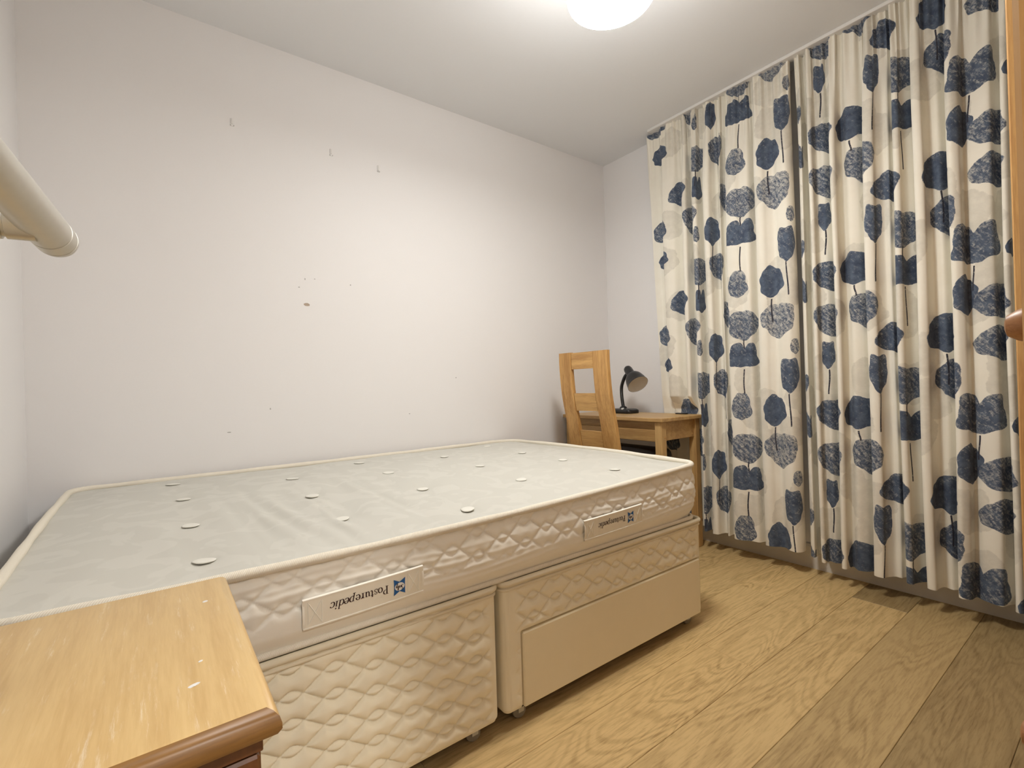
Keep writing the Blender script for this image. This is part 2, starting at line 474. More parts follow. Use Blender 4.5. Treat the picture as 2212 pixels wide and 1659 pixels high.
def curtain_surface(S, C, Z, seed):
    z = Z[:, None]
    top = np.clip((z - 2.05) / .5, 0, 1); top = top * top * (3 - 2 * top)
    amp = (1 - .62 * top) * (1 + .10 * np.clip((.7 - z) / .7, 0, 1))
    g = np.clip((z - 2.2) / .3, 0, 1) ** 1.5
    ph = seed * 1.7
    x = X0 + (C[:, 0] - X0)[None] * amp + .007 * g * np.sin(2 * np.pi * S / .038 + 2 * np.sin(S * 9 + ph))[None]
    x = x + .004 * np.sin(S * 31 + z * 2.3 + ph) * (1 - top)
    y = C[:, 1][None] + .007 * np.sin(z * 2.1 + S[None] * 7 + ph) * np.clip((1.3 - z) / 1.2, -1, 1)
    if seed == 1: y = y + .062 * np.clip((z - .8) / 1.8, 0, 1) * np.exp(-(S[None] / .13) ** 2)
    d = np.clip((y - 1.60) / .05, 0, 1) * np.clip((.9 - z) / .08, 0, 1)
    x = x * (1 - d) + np.maximum(x, 2.66 + .12 * (x - 2.66)) * d
    return np.stack([x, y, np.broadcast_to(z, x.shape)], -1)

LEAF_L= [(0.287, 1.476, 0.178, 0.155, 5, 0.25, 0.0), (0.604, 1.456, 0.067, 0.138, 1, 0.1, 0.0), (1.015, 1.36, 0.143, 0.153, 3, 0.45, 0.0), (1.168, 1.292, 0.152, 0.154, 2, 0.5, 0.046), (1.445, 1.3, 0.151, 0.169, 2, 0.6, 0.0), (0.089, 1.292, 0.132, 0.142, 4, 0.4, 0.0), (0.476, 1.296, 0.185, 0.163, 2, 0.5, 0.112), (0.583, 1.184, 0.03, 0.094, 4, 0.5, 0.0), (0.813, 1.18, 0.093, 0.164, 0, 0.15, 0.116), (1.161, 1.12, 0.15, 0.136, 1, 0.2, 0.128), (1.533, 1.156, 0.036, 0.078, 4, 0.6, 0.0), (1.502, 1.008, 0.096, 0.176, 3, 0.25, 0.162), (0.102, 1.096, 0.129, 0.121, 0, 0.2, 0.0), (0.583, 0.972, 0.362, 0.149, 2, 0.45, 0.089), (0.879, 0.98, 0.151, 0.16, 2, 0.45, 0.12), (1.141, 1.516, 0.084, 0.145, 4, 0.5, 0.0), (1.414, 1.496, 0.116, 0.164, 0, 0.12, 0.118)]
PLAN_L= [(2.65, 1.9188), (2.65, 1.875), (2.662, 1.8596), (2.64, 1.832), (2.603, 1.8302), (2.595, 1.8306), (2.59, 1.8096), (2.593, 1.7864), (2.6, 1.7647), (2.63, 1.7458), (2.64, 1.7379), (2.652, 1.7276), (2.63, 1.7045), (2.595, 1.6974), (2.582, 1.6948), (2.575, 1.6803), (2.579, 1.6689), (2.615, 1.6664), (2.64, 1.6637), (2.652, 1.6527), (2.63, 1.6299), (2.593, 1.6232), (2.578, 1.6198), (2.57, 1.6046), (2.575, 1.5928), (2.61, 1.5906), (2.64, 1.588), (2.652, 1.5747), (2.63, 1.5512), (2.593, 1.5492), (2.578, 1.546), (2.57, 1.5283), (2.575, 1.5124), (2.605, 1.5065), (2.63, 1.4983), (2.635, 1.4885), (2.647, 1.4855), (2.625, 1.4695), (2.603, 1.461), (2.595, 1.4615), (2.59, 1.4547), (2.63, 1.4538), (2.642, 1.4415), (2.62, 1.4198), (2.59, 1.4221), (2.573, 1.4184), (2.565, 1.3916), (2.571, 1.3631), (2.585, 1.3396), (2.586, 1.2997), (2.614, 1.2863), (2.625, 1.283), (2.637, 1.2718), (2.615, 1.2524), (2.593, 1.2586), (2.578, 1.2561), (2.57, 1.2356), (2.575, 1.2143), (2.59, 1.1977), (2.602, 1.1707), (2.585, 1.1381), (2.58, 1.1004), (2.6, 1.0826), (2.64, 1.0795), (2.67, 1.1029)]
LEAF_R= [(0.077, 1.416, 0.03, 0.116, 1, 0.3, 0.0), (0.059, 0.972, 0.033, 0.079, 2, 0.4, 0.0), (0.049, 0.768, 0.03, 0.116, 0, 0.2, 0.0), (0.413, 1.488, 0.228, 0.142, 2, 0.38, 0.0), (0.657, 1.492, 0.25, 0.149, 0, 0.12, 0.043), (0.41, 1.276, 0.218, 0.153, 2, 0.5, 0.0), (0.724, 1.3, 0.184, 0.166, 2, 0.48, 0.0), (0.379, 1.1, 0.057, 0.132, 3, 0.2, 0.112), (0.824, 1.004, 0.077, 0.171, 3, 0.25, 0.163), (1.046, 0.956, 0.339, 0.149, 2, 0.42, 0.052), (0.925, 1.16, 0.226, 0.133, 5, 0.25, 0.0), (1.062, 1.44, 0.301, 0.132, 1, 0.15, 0.161), (1.343, 1.16, 0.253, 0.157, 0, 0.12, 0.124), (1.395, 1.644, 0.17, 0.164, 2, 0.35, 0.0), (1.572, 1.5, 0.175, 0.158, 1, 0.35, 0.092), (1.524, 1.304, 0.095, 0.16, 5, 0.15, 0.0), (1.681, 1.272, 0.224, 0.13, 4, 0.45, 0.0), (1.675, 1.108, 0.231, 0.132, 5, 0.4, 0.0), (1.824, 1.46, 0.054, 0.07, 0, 0.15, 0.0)]
PLAN_R= [(2.67, 1.0677), (2.645, 1.0631), (2.617, 1.0519), (2.605, 1.0354), (2.63, 1.0348), (2.67, 1.0419), (2.68, 1.033), (2.675, 1.0311), (2.687, 1.0234), (2.665, 1.009), (2.595, 0.9932), (2.582, 0.9921), (2.575, 0.9827), (2.579, 0.9747), (2.62, 0.967), (2.615, 0.9392), (2.63, 0.9249), (2.64, 0.9205), (2.652, 0.9112), (2.63, 0.8967), (2.59, 0.8963), (2.573, 0.8944), (2.565, 0.8836), (2.571, 0.8742), (2.59, 0.8708), (2.63, 0.8653), (2.6, 0.8333), (2.61, 0.8021), (2.625, 0.7897), (2.637, 0.781), (2.615, 0.7682), (2.593, 0.7737), (2.578, 0.7728), (2.57, 0.756), (2.575, 0.7369), (2.595, 0.7314), (2.625, 0.7093), (2.62, 0.6913), (2.64, 0.6834), (2.652, 0.6751), (2.63, 0.6636), (2.593, 0.6654), (2.578, 0.6648), (2.57, 0.6539), (2.575, 0.6425), (2.595, 0.6381), (2.62, 0.6268), (2.64, 0.6088), (2.652, 0.6008), (2.63, 0.5903), (2.59, 0.5919), (2.573, 0.5912), (2.565, 0.5766), (2.571, 0.56), (2.595, 0.557), (2.63, 0.5437), (2.62, 0.5154), (2.64, 0.4978), (2.652, 0.4902), (2.63, 0.4811), (2.587, 0.4829), (2.569, 0.4823), (2.56, 0.4691), (2.566, 0.4538), (2.575, 0.4458), (2.615, 0.4378), (2.6, 0.418), (2.59, 0.3648), (2.625, 0.3533), (2.64, 0.3452), (2.652, 0.3381), (2.63, 0.3309), (2.59, 0.3343), (2.573, 0.3347), (2.565, 0.3259), (2.571, 0.3158), (2.6, 0.3119), (2.635, 0.2943), (2.64, 0.2576), (2.652, 0.2508), (2.63, 0.2446), (2.593, 0.249), (2.578, 0.2498), (2.57, 0.2397), (2.575, 0.2268), (2.62, 0.2088), (2.64, 0.1631), (2.652, 0.1564), (2.63, 0.1514), (2.593, 0.1565), (2.578, 0.1576), (2.57, 0.1485), (2.575, 0.1365), (2.62, 0.1087), (2.64, 0.0796)]

REPEAT = .67          # vertical pattern repeat of the print
def leaf_field(px, pz, w, h, typ, r):
    """> 0 inside the leaf; px, pz are fabric coordinates relative to its centre"""
    u = px / (w * .5); v = pz / (h * .5)
    th = np.arctan2(v, u); rad = np.hypot(u, v)
    ph = r.random(4) * 6.28
    R = .93 + .035 * np.sin(3 * th + ph[0]) + .03 * np.sin(5 * th + ph[1]) + .02 * np.sin(9 * th + ph[2])
    g = lambda a, s: np.exp(-((np.angle(np.exp(1j * (th - a)))) / s) ** 2)
    if typ == 0: R = R * .88 + .20 * g(-.25, .28) + .10 * g(-2.5, .3) + .13 * g(1.7, .4) + .10 * g(.8, .4) + .12 * g(-1.57, .25)
    elif typ == 1: R = R * .96 - .38 * g(1.45, .17) + .22 * g(.9, .35) + .2 * g(2.2, .4) + .22 * g(-.5, .35) + .22 * g(-2.6, .35) - .06 * g(-1.57, .5)
    elif typ == 2: R = R + .14 * g(-1.57, .3) - .12 * g(1.57, .2) + .08 * g(.5, .4) + .06 * g(2.7, .4)
    elif typ == 3: R = R * .9 + .22 * g(.95, .3) + .22 * g(2.2, .3) + .1 * g(-1.57, .3)
    elif typ == 4: R = R + .2 * g(-.4, .3) + .12 * g(-2.4, .4)
    else: R = R * .94 + .16 * g(.2, .25) + .14 * g(-2.6, .3) - .06 * g(1.1, .25) + .10 * g(1.9, .3) + .08 * g(-1.5, .3)
    return R - rad

def make_curtain(name, pts, leaves, seed, zlo, label):
    S, C = plan_curve(pts, .0042)
    Z = np.linspace(zlo, 2.603, int((2.6 - zlo) / .0052))
    hem = .004 * np.sin(S * 5 + seed)
    G = curtain_surface(S, C, Z, seed)
    wgt = np.clip((.5 - Z) / .4, 0, 1)[:, None]
    G[..., 2] = G[..., 2] + wgt * hem[None]
    SS, ZZ = np.meshgrid(S, Z)
    F0 = np.full(SS.shape, -2.0); dry = np.zeros(SS.shape); stem = np.full(SS.shape, -1.0); ghost = np.full(SS.shape, -2.0)
    r = np.random.default_rng(seed)
    def win(s, z, w, h):
        i0, i1 = np.searchsorted(S, [s - w, s + w]); j0, j1 = np.searchsorted(Z, [z - h, z + h])
        return np.s_[j0:j1, i0:i1]
    for k, (s, z, w, h, typ, dr, st) in enumerate(leaves):
        w = min(w, .20) * 1.16 + .012; h = h * 1.1
        for m in range(-3, 4):
            zc = z + m * REPEAT
            if not (zlo - .1 < zc < 2.7): continue
            q = win(s, zc, w * .9, h * .9)
            if F0[q].size:
                f = leaf_field(SS[q] - s, ZZ[q] - zc, w, h, typ, np.random.default_rng(100 * seed + k))
                better = f > F0[q]
                F0[q] = np.where(better, f, F0[q])
                fade = np.clip((ZZ[q] - zc) / (h * .5), -1, 1)
                d = dr + .35 * np.clip(fade - .35, 0, 1) + (.25 * np.clip(-(SS[q] - s) / (w * .5) - .3, 0, 1) if typ in (3, 5) else 0)
                dry[q] = np.where(better, d, dry[q])
            if st > 0:
                q = win(s, zc - h * .5 - st * .5, .03, st * .5 + .004)
                if stem[q].size:
                    t = np.clip((zc - h * .45 - ZZ[q]) / st, 0, 1)
                    stem[q] = np.maximum(stem[q], 1 - np.abs(SS[q] - s - .004 * np.sin(t * 3 + k)) / .0034)
            gs = s + (r.random() - .5) * .3; gz = zc + (r.random() - .5) * .3
            q = win(gs, gz, .16, .16)
            if ghost[q].size:
                ghost[q] = np.maximum(ghost[q], leaf_field(SS[q] - gs, ZZ[q] - gz, .19, .2, k % 6, np.random.default_rng(k)))
    uv = np.stack([SS + seed * 3, ZZ], -1)
    nz, ns = SS.shape
    me = bpy.data.meshes.new(name)
    V = G.reshape(-1, 3); org = np.array([X0, V[:, 1].mean(), zlo])
    idx = np.arange(nz * ns).reshape(nz, ns)
    Q = np.stack([idx[:-1, :-1], idx[1:, :-1], idx[1:, 1:], idx[:-1, 1:]], -1).reshape(-1, 4)
    me.vertices.add(len(V)); me.vertices.foreach_set('co', (V - org).astype(np.float32).ravel())
    me.loops.add(Q.size); me.loops.foreach_set('vertex_index', Q.astype(np.int32).ravel())
    me.polygons.add(len(Q)); me.polygons.foreach_set('loop_start', np.arange(0, Q.size, 4, dtype=np.int32))
    me.update(calc_edges=True)
    ul = me.uv_layers.new(name='uv'); ul.data.foreach_set('uv', uv.reshape(-1, 2)[Q.ravel()].astype(np.float32).ravel())
    for nm, A in (('leaf', F0), ('dry', dry), ('stem', stem), ('ghost', ghost)):
        a = me.attributes.new(nm, 'FLOAT', 'POINT'); a.data.foreach_set('value', A.astype(np.float32).ravel())
    me.shade_smooth(); me.materials.append(M_CURT)
    o = bpy.data.objects.new(name, me); COL.objects.link(o); o.location = org
    return tag(o, label, 'curtain', 'pair of leaf print curtains')
make_curtain('curtain', PLAN_L, LEAF_L, 1, .112, 'left cream curtain with blue leaf print, hanging behind the wooden desk')
make_curtain('curtain', PLAN_R, LEAF_R, 2, .098, 'right cream curtain with blue leaf print, hanging down to bare floor beside the wardrobe')
tr = MB().box(2.585, 2.645, .02, 1.93, 2.602, ZC, .002).build('curtain_track', M_WHITE)
tag(tr, 'thin white curtain track along the ceiling above the leaf print curtains', 'curtain track')

# ------------------------------------------------------------------ bed
def rounded(x0, x1, y0, y1, r, step=.004):
    """closed outline starting on the near side; r = (near left, near right, far right, far left)"""
    P = []
    def seg(a, b):
        n = max(2, int(math.hypot(b[0] - a[0], b[1] - a[1]) / step)); P.extend([(a[0] + (b[0] - a[0]) * i / n, a[1] + (b[1] - a[1]) * i / n) for i in range(n)])
    def arc(c, r, a0):
        n = max(8, int(r * 1.57 / step)); P.extend([(c[0] + r * math.cos(a0 + PI / 2 * i / n), c[1] + r * math.sin(a0 + PI / 2 * i / n)) for i in range(n)])
    seg((x0 + r[0], y0), (x1 - r[1], y0)); arc((x1 - r[1], y0 + r[1]), r[1], -PI / 2)
    seg((x1, y0 + r[1]), (x1, y1 - r[2])); arc((x1 - r[2], y1 - r[2]), r[2], 0)
    seg((x1 - r[2], y1), (x0 + r[3], y1)); arc((x0 + r[3], y1 - r[3]), r[3], PI / 2)
    seg((x0, y1 - r[3]), (x0, y0 + r[0])); arc((x0 + r[0], y0 + r[0]), r[0], PI)
    return np.array(P)

def normals2(P):
    d = np.roll(P, -1, 0) - np.roll(P, 1, 0); d /= np.linalg.norm(d, axis=1)[:, None]
    return np.c_[d[:, 1], -d[:, 0]]

def quilt(u, z, w=.18, q=.030, a=.0272, line=.0055):
    """padded height 0..1 between rows of rounded zigzag stitching whose crests overlap into ovals"""
    u, z = np.broadcast_arrays(u, z)
    n0 = np.floor(z / q); d = np.full(z.shape, 9.0)
    slope = 4 * a / w
    for k in (-2, -1, 0, 1, 2, 3):
        n = n0 + k
        s = np.sin(2 * PI * (u / w + n * .5))
        t = np.arcsin(.93 * s) / math.asin(.93)
        d = np.minimum(d, np.abs(z - n * q - a * t) / math.hypot(1, slope))
    return 1 - np.exp(-(d / line) ** .9)

def smooth01(t): t = np.clip(t, 0, 1); return t * t * (3 - 2 * t)

# mattress ---------------------------------------------------------
MX0, MX1, MY0, MY1 = -.255, 1.778, 1.137, 2.428
mat_out = rounded(MX0, MX1, MY0, MY1, (.06, .055, .12, .07))
fy = np.clip((mat_out[:, 1] - MY0) / (MY1 - MY0), 0, 1); fx = np.clip((mat_out[:, 0] - MX0) / (MX1 - MX0), 0, 1)
mat_out[:, 0] += .045 * np.sin(PI * fy) * smooth01((fx - .5) / .5)          # the foot end bulges
mat_out[:, 1] -= .022 * np.sin(PI * fx) * smooth01((fy - .5) / .5)
def top_z(x, y):
    near = .621 + .029 * ((x - .5) / 1.2) ** 2
    far = .655
    f = smooth01((y - MY0) / .9)
    return near * (1 - f) + far * f
NM = normals2(mat_out)
TUFTS = [(.052, 2.27), (.071, 1.92), (.072, 1.583), (.082, 1.285), (.428, 2.032), (.417, 1.694), (.422, 1.403), (.76, 2.228), (.765, 1.893), (.76, 1.569),
         (.755, 1.256), (1.138, 2.10), (1.128, 1.763), (1.119, 1.459), (1.511, 2.28), (1.483, 1.92), (1.491, 1.628), (1.488, 1.317)]
def surf_z(x, y, edge):
    z = top_z(x, y) + .012 * smooth01(edge / .16) - .004
    for a, b in TUFTS:
        d2 = (x - a) ** 2 + (y - b) ** 2
        z = z - .009 * np.exp(-d2 / .045 ** 2)
    # wrinkles running across the bed
    win = np.exp(-((x - .42) / .30) ** 2) * np.exp(-((y - 1.55) / .33) ** 2)
    z = z + .0048 * win * np.sin(x * 58 + 2.6 * np.sin(y * 4.1 + x * 3) + 2.2 * np.sin(x * 17 + y * 5)) + .0016 * win * np.sin(x * 103 + y * 12 + 2 * np.sin(x * 31))
    z = z + .0022 * np.sin(x * 7.1 + 1) * np.sin(y * 8.3) + .001 * np.sin(x * 21 + y * 13)
    return z
mattress = thing('mattress', ((MX0 + MX1) / 2, (MY0 + MY1) / 2, .43), 'white tufted mattress with a quilted border and printed label bands, lying on the divan bases', 'mattress')
cxy = np.array([.77, 1.78])
rings = np.r_[np.linspace(0.002, .9, 150), np.linspace(.905, 1, 18)]
G = np.zeros((len(mat_out), len(rings), 3))
G[..., :2] = cxy + (mat_out - cxy)[:, None] * rings[None, :, None]
dist = np.minimum.reduce([G[..., 0] - MX0, MX1 + .02 - G[..., 0], G[..., 1] - MY0, MY1 - G[..., 1]])
G[..., 2] = surf_z(G[..., 0], G[..., 1], np.maximum(dist, 0))
grid_obj('top_panel', G, M_TOP, mattress, cu=True, flip=False)
# border
NV = 84
tz = np.linspace(0, 1, NV)
zt = top_z(mat_out[:, 0], mat_out[:, 1])
G = np.zeros((len(mat_out), NV, 3))
ZB = .436
zz = ZB + (zt - ZB)[:, None] * tz[None]
arc_s = np.r_[0, np.cumsum(np.linalg.norm(np.diff(mat_out, axis=0), axis=1))]
fadeq = smooth01((zz - .495) / .035)
q = quilt(arc_s[:, None] + .045, zz - .43, .165)
bulge = .016 * np.sin(PI * np.clip(tz, 0, 1)) ** .7
bulge = bulge - .012 * (1 - smooth01(tz / .25))
wr = .0022 * np.sin(zz * 330 + 2.5 * np.sin(arc_s[:, None] * 9)) * (.5 + .5 * np.sin(arc_s[:, None] * 6.1 + zz * 30)) * smooth01((zz - .46) / .04)
off = bulge[None] - (.010 * smooth01((fx - .93) / .06))[:, None] * (1 - smooth01(tz / .55))[None] + .0075 * (q - 1) * fadeq + wr * .45
G[..., :2] = mat_out[:, None] + NM[:, None] * off[..., None]
G[..., 2] = zz
grid_obj('quilted_border', G, M_BORDER, mattress, cu=True)
V = [(x, y, ZB) for x, y in mat_out[::4] - NM[::4] * .012]
mesh_obj('underside', V, [tuple(range(len(V)))[::-1]], M_BORDER, mattress)
def tape(name, P, N, z, rad, mat, parent, n=12, wob=0, dz=0.0):
    k = len(P); a = np.linspace(0, 2 * PI, n, endpoint=False)
    s = np.r_[0, np.cumsum(np.linalg.norm(np.diff(P, axis=0), axis=1))]
    r = rad * (1 + wob * np.sin(s * 23) * np.sin(s * 7.7))
    G = np.zeros((k, n, 3))
    G[..., :2] = P[:, None] + N[:, None] * (r[:, None] * np.cos(a)[None])[..., None]
    G[..., 2] = z[:, None] + dz + r[:, None] * np.sin(a)[None]
    uv = np.stack(np.broadcast_arrays(s[:, None], (a / 6.28 * .05)[None]), -1)
    return grid_obj(name, G, mat, parent, cu=True, cv=True, uv=uv)
tape('piping', mat_out[::2] + NM[::2] * .002, NM[::2], zt[::2], .0105, M_TWILL, mattress, wob=.12, dz=.001)
tape('piping', mat_out[::2] - NM[::2] * .004, NM[::2], np.full(len(mat_out[::2]), ZB + .004), .0075, M_TWILL, mattress)
for i, (a, b) in enumerate(TUFTS):
    z = float(surf_z(np.array([a]), np.array([b]), np.array([.3]))[0])
    n = 20; ang = rng.random() * 3; el = 1 + .25 * rng.random(); tl = (rng.random() - .5) * .2
    V = []; prof = [(0.0, .0035), (.010, .0038), (.0185, .0036), (.0205, .0026), (.0195, .0012), (.012, -.002)]
    for r_, h in prof:
        for k in range(n):
            t = 2 * PI * k / n; q1 = r_ * el * math.cos(t); q2 = r_ * math.sin(t) * (1 + .08 * math.sin(3 * t + i))
            dx, dy = q1 * math.cos(ang) - q2 * math.sin(ang), q1 * math.sin(ang) + q2 * math.cos(ang)
            V.append((a + dx, b + dy, z + h + tl * (dx + dy) * .5 + .002))
    mesh_obj('tuft', V, [f[::-1] for f in grid_faces(len(prof), n, False, True)], M_TUFT, mattress, True)

# lettering made of calligraphic strokes ------------------------------
def ribbon(P, thin, thick, closed=False):
    P = np.asarray(P, float); d = np.roll(P, -1, 0) - np.roll(P, 1, 0)
    if not closed: d[0] = P[1] - P[0]; d[-1] = P[-1] - P[-2]
    d /= np.linalg.norm(d, axis=1)[:, None] + 1e-9
    w = thin + (thick - thin) * np.abs(d[:, 1]) ** 1.3
    n = np.c_[-d[:, 1], d[:, 0]] * w[:, None] / 2
    V = np.vstack([P + n, P - n]); k = len(P)
    return V, [(i, (i + 1) % k, k + (i + 1) % k, k + i) for i in range(k if closed else k - 1)]
def arcp(cx, cy, rx, ry, a0, a1, n=18): 
    t = np.radians(np.linspace(a0, a1, n)); return np.c_[cx + rx * np.cos(t), cy + ry * np.sin(t)]
def rectp(x0, x1, y0, y1): return np.array([(x0, y0), (x1, y0), (x1, y1), (x0, y1)]), [(0, 1, 2, 3)]
TN, TK = .05, .14
GLYPH = {
    'P': ([rectp(.12, .27, 0, 1), rectp(.02, .37, 0, .05), rectp(.02, .3, .95, 1), ribbon(np.vstack([[(.2, .975)], arcp(.34, .72, .27, .255, 90, -90), [(.2, .465)]]), TN, TK)], .70),
    'o': ([ribbon(arcp(.30, .31, .235, .30, 0, 360, 28)[:-1], TN, TK, True)], .62),
    's': ([ribbon(catmull([(.37, .50), (.33, .585), (.22, .61), (.11, .56), (.10, .46), (.20, .36), (.33, .27), (.37, .15), (.29, .04), (.17, .01), (.08, .06), (.05, .17)], 5), .05, .09), rectp(.355, .385, .42, .62), rectp(.035, .065, .0, .2)], .46),
    't': ([ribbon(np.array([(.20, .82), (.20, .5), (.20, .14), (.24, .04), (.33, .03), (.39, .1)]), TN, TK), rectp(.04, .38, .56, .61)], .42),
    'u': ([ribbon(np.array([(.16, .61), (.16, .4), (.16, .17), (.21, .05), (.31, .02), (.42, .08), (.48, .16)]), TN, TK), rectp(.43, .57, 0, .61), rectp(.04, .2, .565, .61), rectp(.34, .5, .565, .61), rectp(.5, .65, 0, .045)], .68),
    'r': ([rectp(.13, .27, 0, .61), rectp(.03, .37, 0, .045), rectp(.03, .2, .565, .61), ribbon(catmull([(.25, .42), (.31, .55), (.40, .6), (.46, .55)], 5), TN, .12)], .48),
    'e': ([ribbon(np.vstack([[(.10, .345), (.3, .345), (.505, .345)], arcp(.30, .31, .225, .30, 8, 325, 24)]), TN, TK)], .56),
    'p': ([rectp(.12, .25, -.32, .61), rectp(.02, .36, -.34, -.295), rectp(.02, .2, .565, .61), ribbon(arcp(.36, .30, .235, .30, 140, -140, 22), TN, TK)], .66),
    'd': ([rectp(.42, .55, 0, 1), rectp(.3, .5, .955, 1), rectp(.5, .63, 0, .045), ribbon(arcp(.30, .30, .235, .30, 40, 320, 22), TN, TK)], .66),
    'i': ([rectp(.12, .25, 0, .61), rectp(.03, .35, 0, .045), rectp(.03, .2, .565, .61), (arcp(.185, .83, .085, .085, 0, 360, 12)[:-1], [tuple(range(11))])], .36),
    'c': ([ribbon(arcp(.30, .31, .235, .30, 48, 318, 22), TN, TK), (arcp(.45, .5, .06, .06, 0, 360, 10)[:-1], [tuple(range(9))])], .54),
}
SCRIPT = [  # the little script word inside the logo
    catmull([(.42, .95), (.32, 1.05), (.16, 1.0), (.12, .84), (.24, .66), (.34, .5), (.3, .22), (.12, .12), (-.02, .24)], 6),
    catmull([(.40, .3), (.56, .42), (.55, .6), (.44, .58), (.42, .36), (.5, .2), (.64, .26)], 6),
    catmull([(.98, .55), (.84, .6), (.74, .44), (.78, .24), (.9, .26), (.99, .56), (.96, .3), (1.06, .2)], 6),
    catmull([(1.08, .26), (1.24, .7), (1.22, 1.04), (1.12, .96), (1.12, .4), (1.2, .18), (1.3, .26)], 6),
    catmull([(1.34, .58), (1.36, .34), (1.46, .24), (1.58, .56), (1.54, .2), (1.4, -.3), (1.26, -.26), (1.4, .02), (1.72, .36)], 6)]
M_INK = mat_plain('dark_red_ink', srgb(52, 20, 22), 0.7)
M_LOGO = mat_plain('blue_ink', srgb(24, 92, 160), 0.6)
M_LOGOW = mat_plain('white_ink', srgb(240, 240, 236), 0.6)

def side_y(x):
    return float(np.interp(x, mat_out[:300, 0], mat_out[:300, 1])) - .013
def label_band(xa, xb, za, zb, lab):
    """band sewn on upside down: local (a, b) in metres, a runs along +x, b up"""
    W = xb - xa; H = zb - za
    def put(a, b, d=0.0):
        z = za + b * H
        t = np.clip((z - ZB) / (.625 - ZB), 0, 1); bl = .016 * math.sin(PI * t) ** .7
        return (xa + a * W, MY0 - bl - .004 - d - .0025 * math.sin(PI * a), z + .006 * (a - .5))
    n, m = 40, 8
    G = np.array([[put(i / n, j / m, .0008 * math.sin(i * 1.3) * (j % 3 == 1)) for j in range(m + 1)] for i in range(n + 1)])
    lb = grid_obj('label_band', G, M_BAND, mattress)
    lb['label'] = lab
    bm = MB()
    for (a0, a1, b0, b1) in ((0, 1, .94, 1.02), (0, 1, -.02, .07), (-.004, .012, 0, 1), (.988, 1.004, 0, 1)):
        k = 40; V = []
        for i in range(k + 1):
            a = a0 + (a1 - a0) * i / k
            V += [put(a, b0, -.003), put(a, b0 + (b1 - b0) * .3, .0022), put(a, b0 + (b1 - b0) * .7, .0022), put(a, b1, -.003)]
        bm.add(V, grid_faces(k + 1, 4))
    bm.build('binding', M_BIND, lb, True, 60)
    for c in (.09, .905):
        st = MB()
        for s in (1, -1):
            P = [put(c - .045 + .09 * t, .5 + s * (-.34 + .68 * t), .0012) for t in np.linspace(0, 1, 8)]
            st.tube(P, .0009, 5)
        for aa in (c - .05, c + .05):
            st.tube([put(aa, .12 + .76 * t, .0012) for t in np.linspace(0, 1, 6)], .0008, 5)
        st.build('stitching', M_BIND, lb, True)
    # lettering: starts at the right and reads to the left, upside down
    em = .30 * H / W; px = .675; MBt = MB()
    for k, ch in enumerate('Posturepedic'):
        polys, adv = GLYPH[ch]; sl = .0 if k < 7 else .22; bold = 1.0
        for V, F in polys:
            V = np.asarray(V)
            a = px - (V[:, 0] + sl * V[:, 1]) * em * 1.02; b = .70 - V[:, 1] * .30 - .02
            MBt.add([put(p, q_, .0014) for p, q_ in zip(a, b)], F)
        px -= adv * em * 1.02
    MBt.build('lettering', M_INK, lb)
    lg = MB(); c0, w0, h0 = .775, .052, .30
    out = []
    for k in range(4):
        A = [(-1, -1), (1, -1), (1, 1), (-1, 1)][k]; B = [(1, -1), (1, 1), (-1, 1), (-1, -1)][k]
        dep = .42 if k % 2 == 0 else .06
        for t in np.linspace(0, 1, 12, endpoint=False):
            x = A[0] + (B[0] - A[0]) * t; y = A[1] + (B[1] - A[1]) * t; s = 1 - abs(2 * t - 1)
            if k % 2 == 0: y *= 1 - dep * s
            else: x *= 1 - dep * math.sin(PI * t)
            out.append((x, y))
    C0 = len(out)
    V = [put(c0 + x * w0, .5 + y * h0, .0014) for x, y in out] + [put(c0, .5, .0014)]
    lg.add(V, [(i, (i + 1) % C0, C0) for i in range(C0)])
    lgo = lg.build('logo', M_LOGO, lb)
    el = arcp(0, 0, .84, .50, 0, 360, 33)[:-1]
    w = MB().add([put(c0 + x * w0, .5 + y * h0, .0017) for x, y in el] + [put(c0, .5, .0017)], [(i, (i + 1) % 32, 32) for i in range(32)])
    w.build('logo_oval', M_LOGOW, lb)
    sc = MB()
    for P in SCRIPT:
        V, F = ribbon(P, .08, .13)
        sc.add([put(c0 - (x - .82) / .95 * .72 * w0, .5 - (y - .4) * .62 * h0, .0020) for x, y in V], F)
    sc.build('logo_script', M_INK, lb)
label_band(.248, .535, .482, .548, 'near printed label band, sewn on upside down')
label_band(1.108, 1.400, .490, .555, 'far printed label band, sewn on upside down')

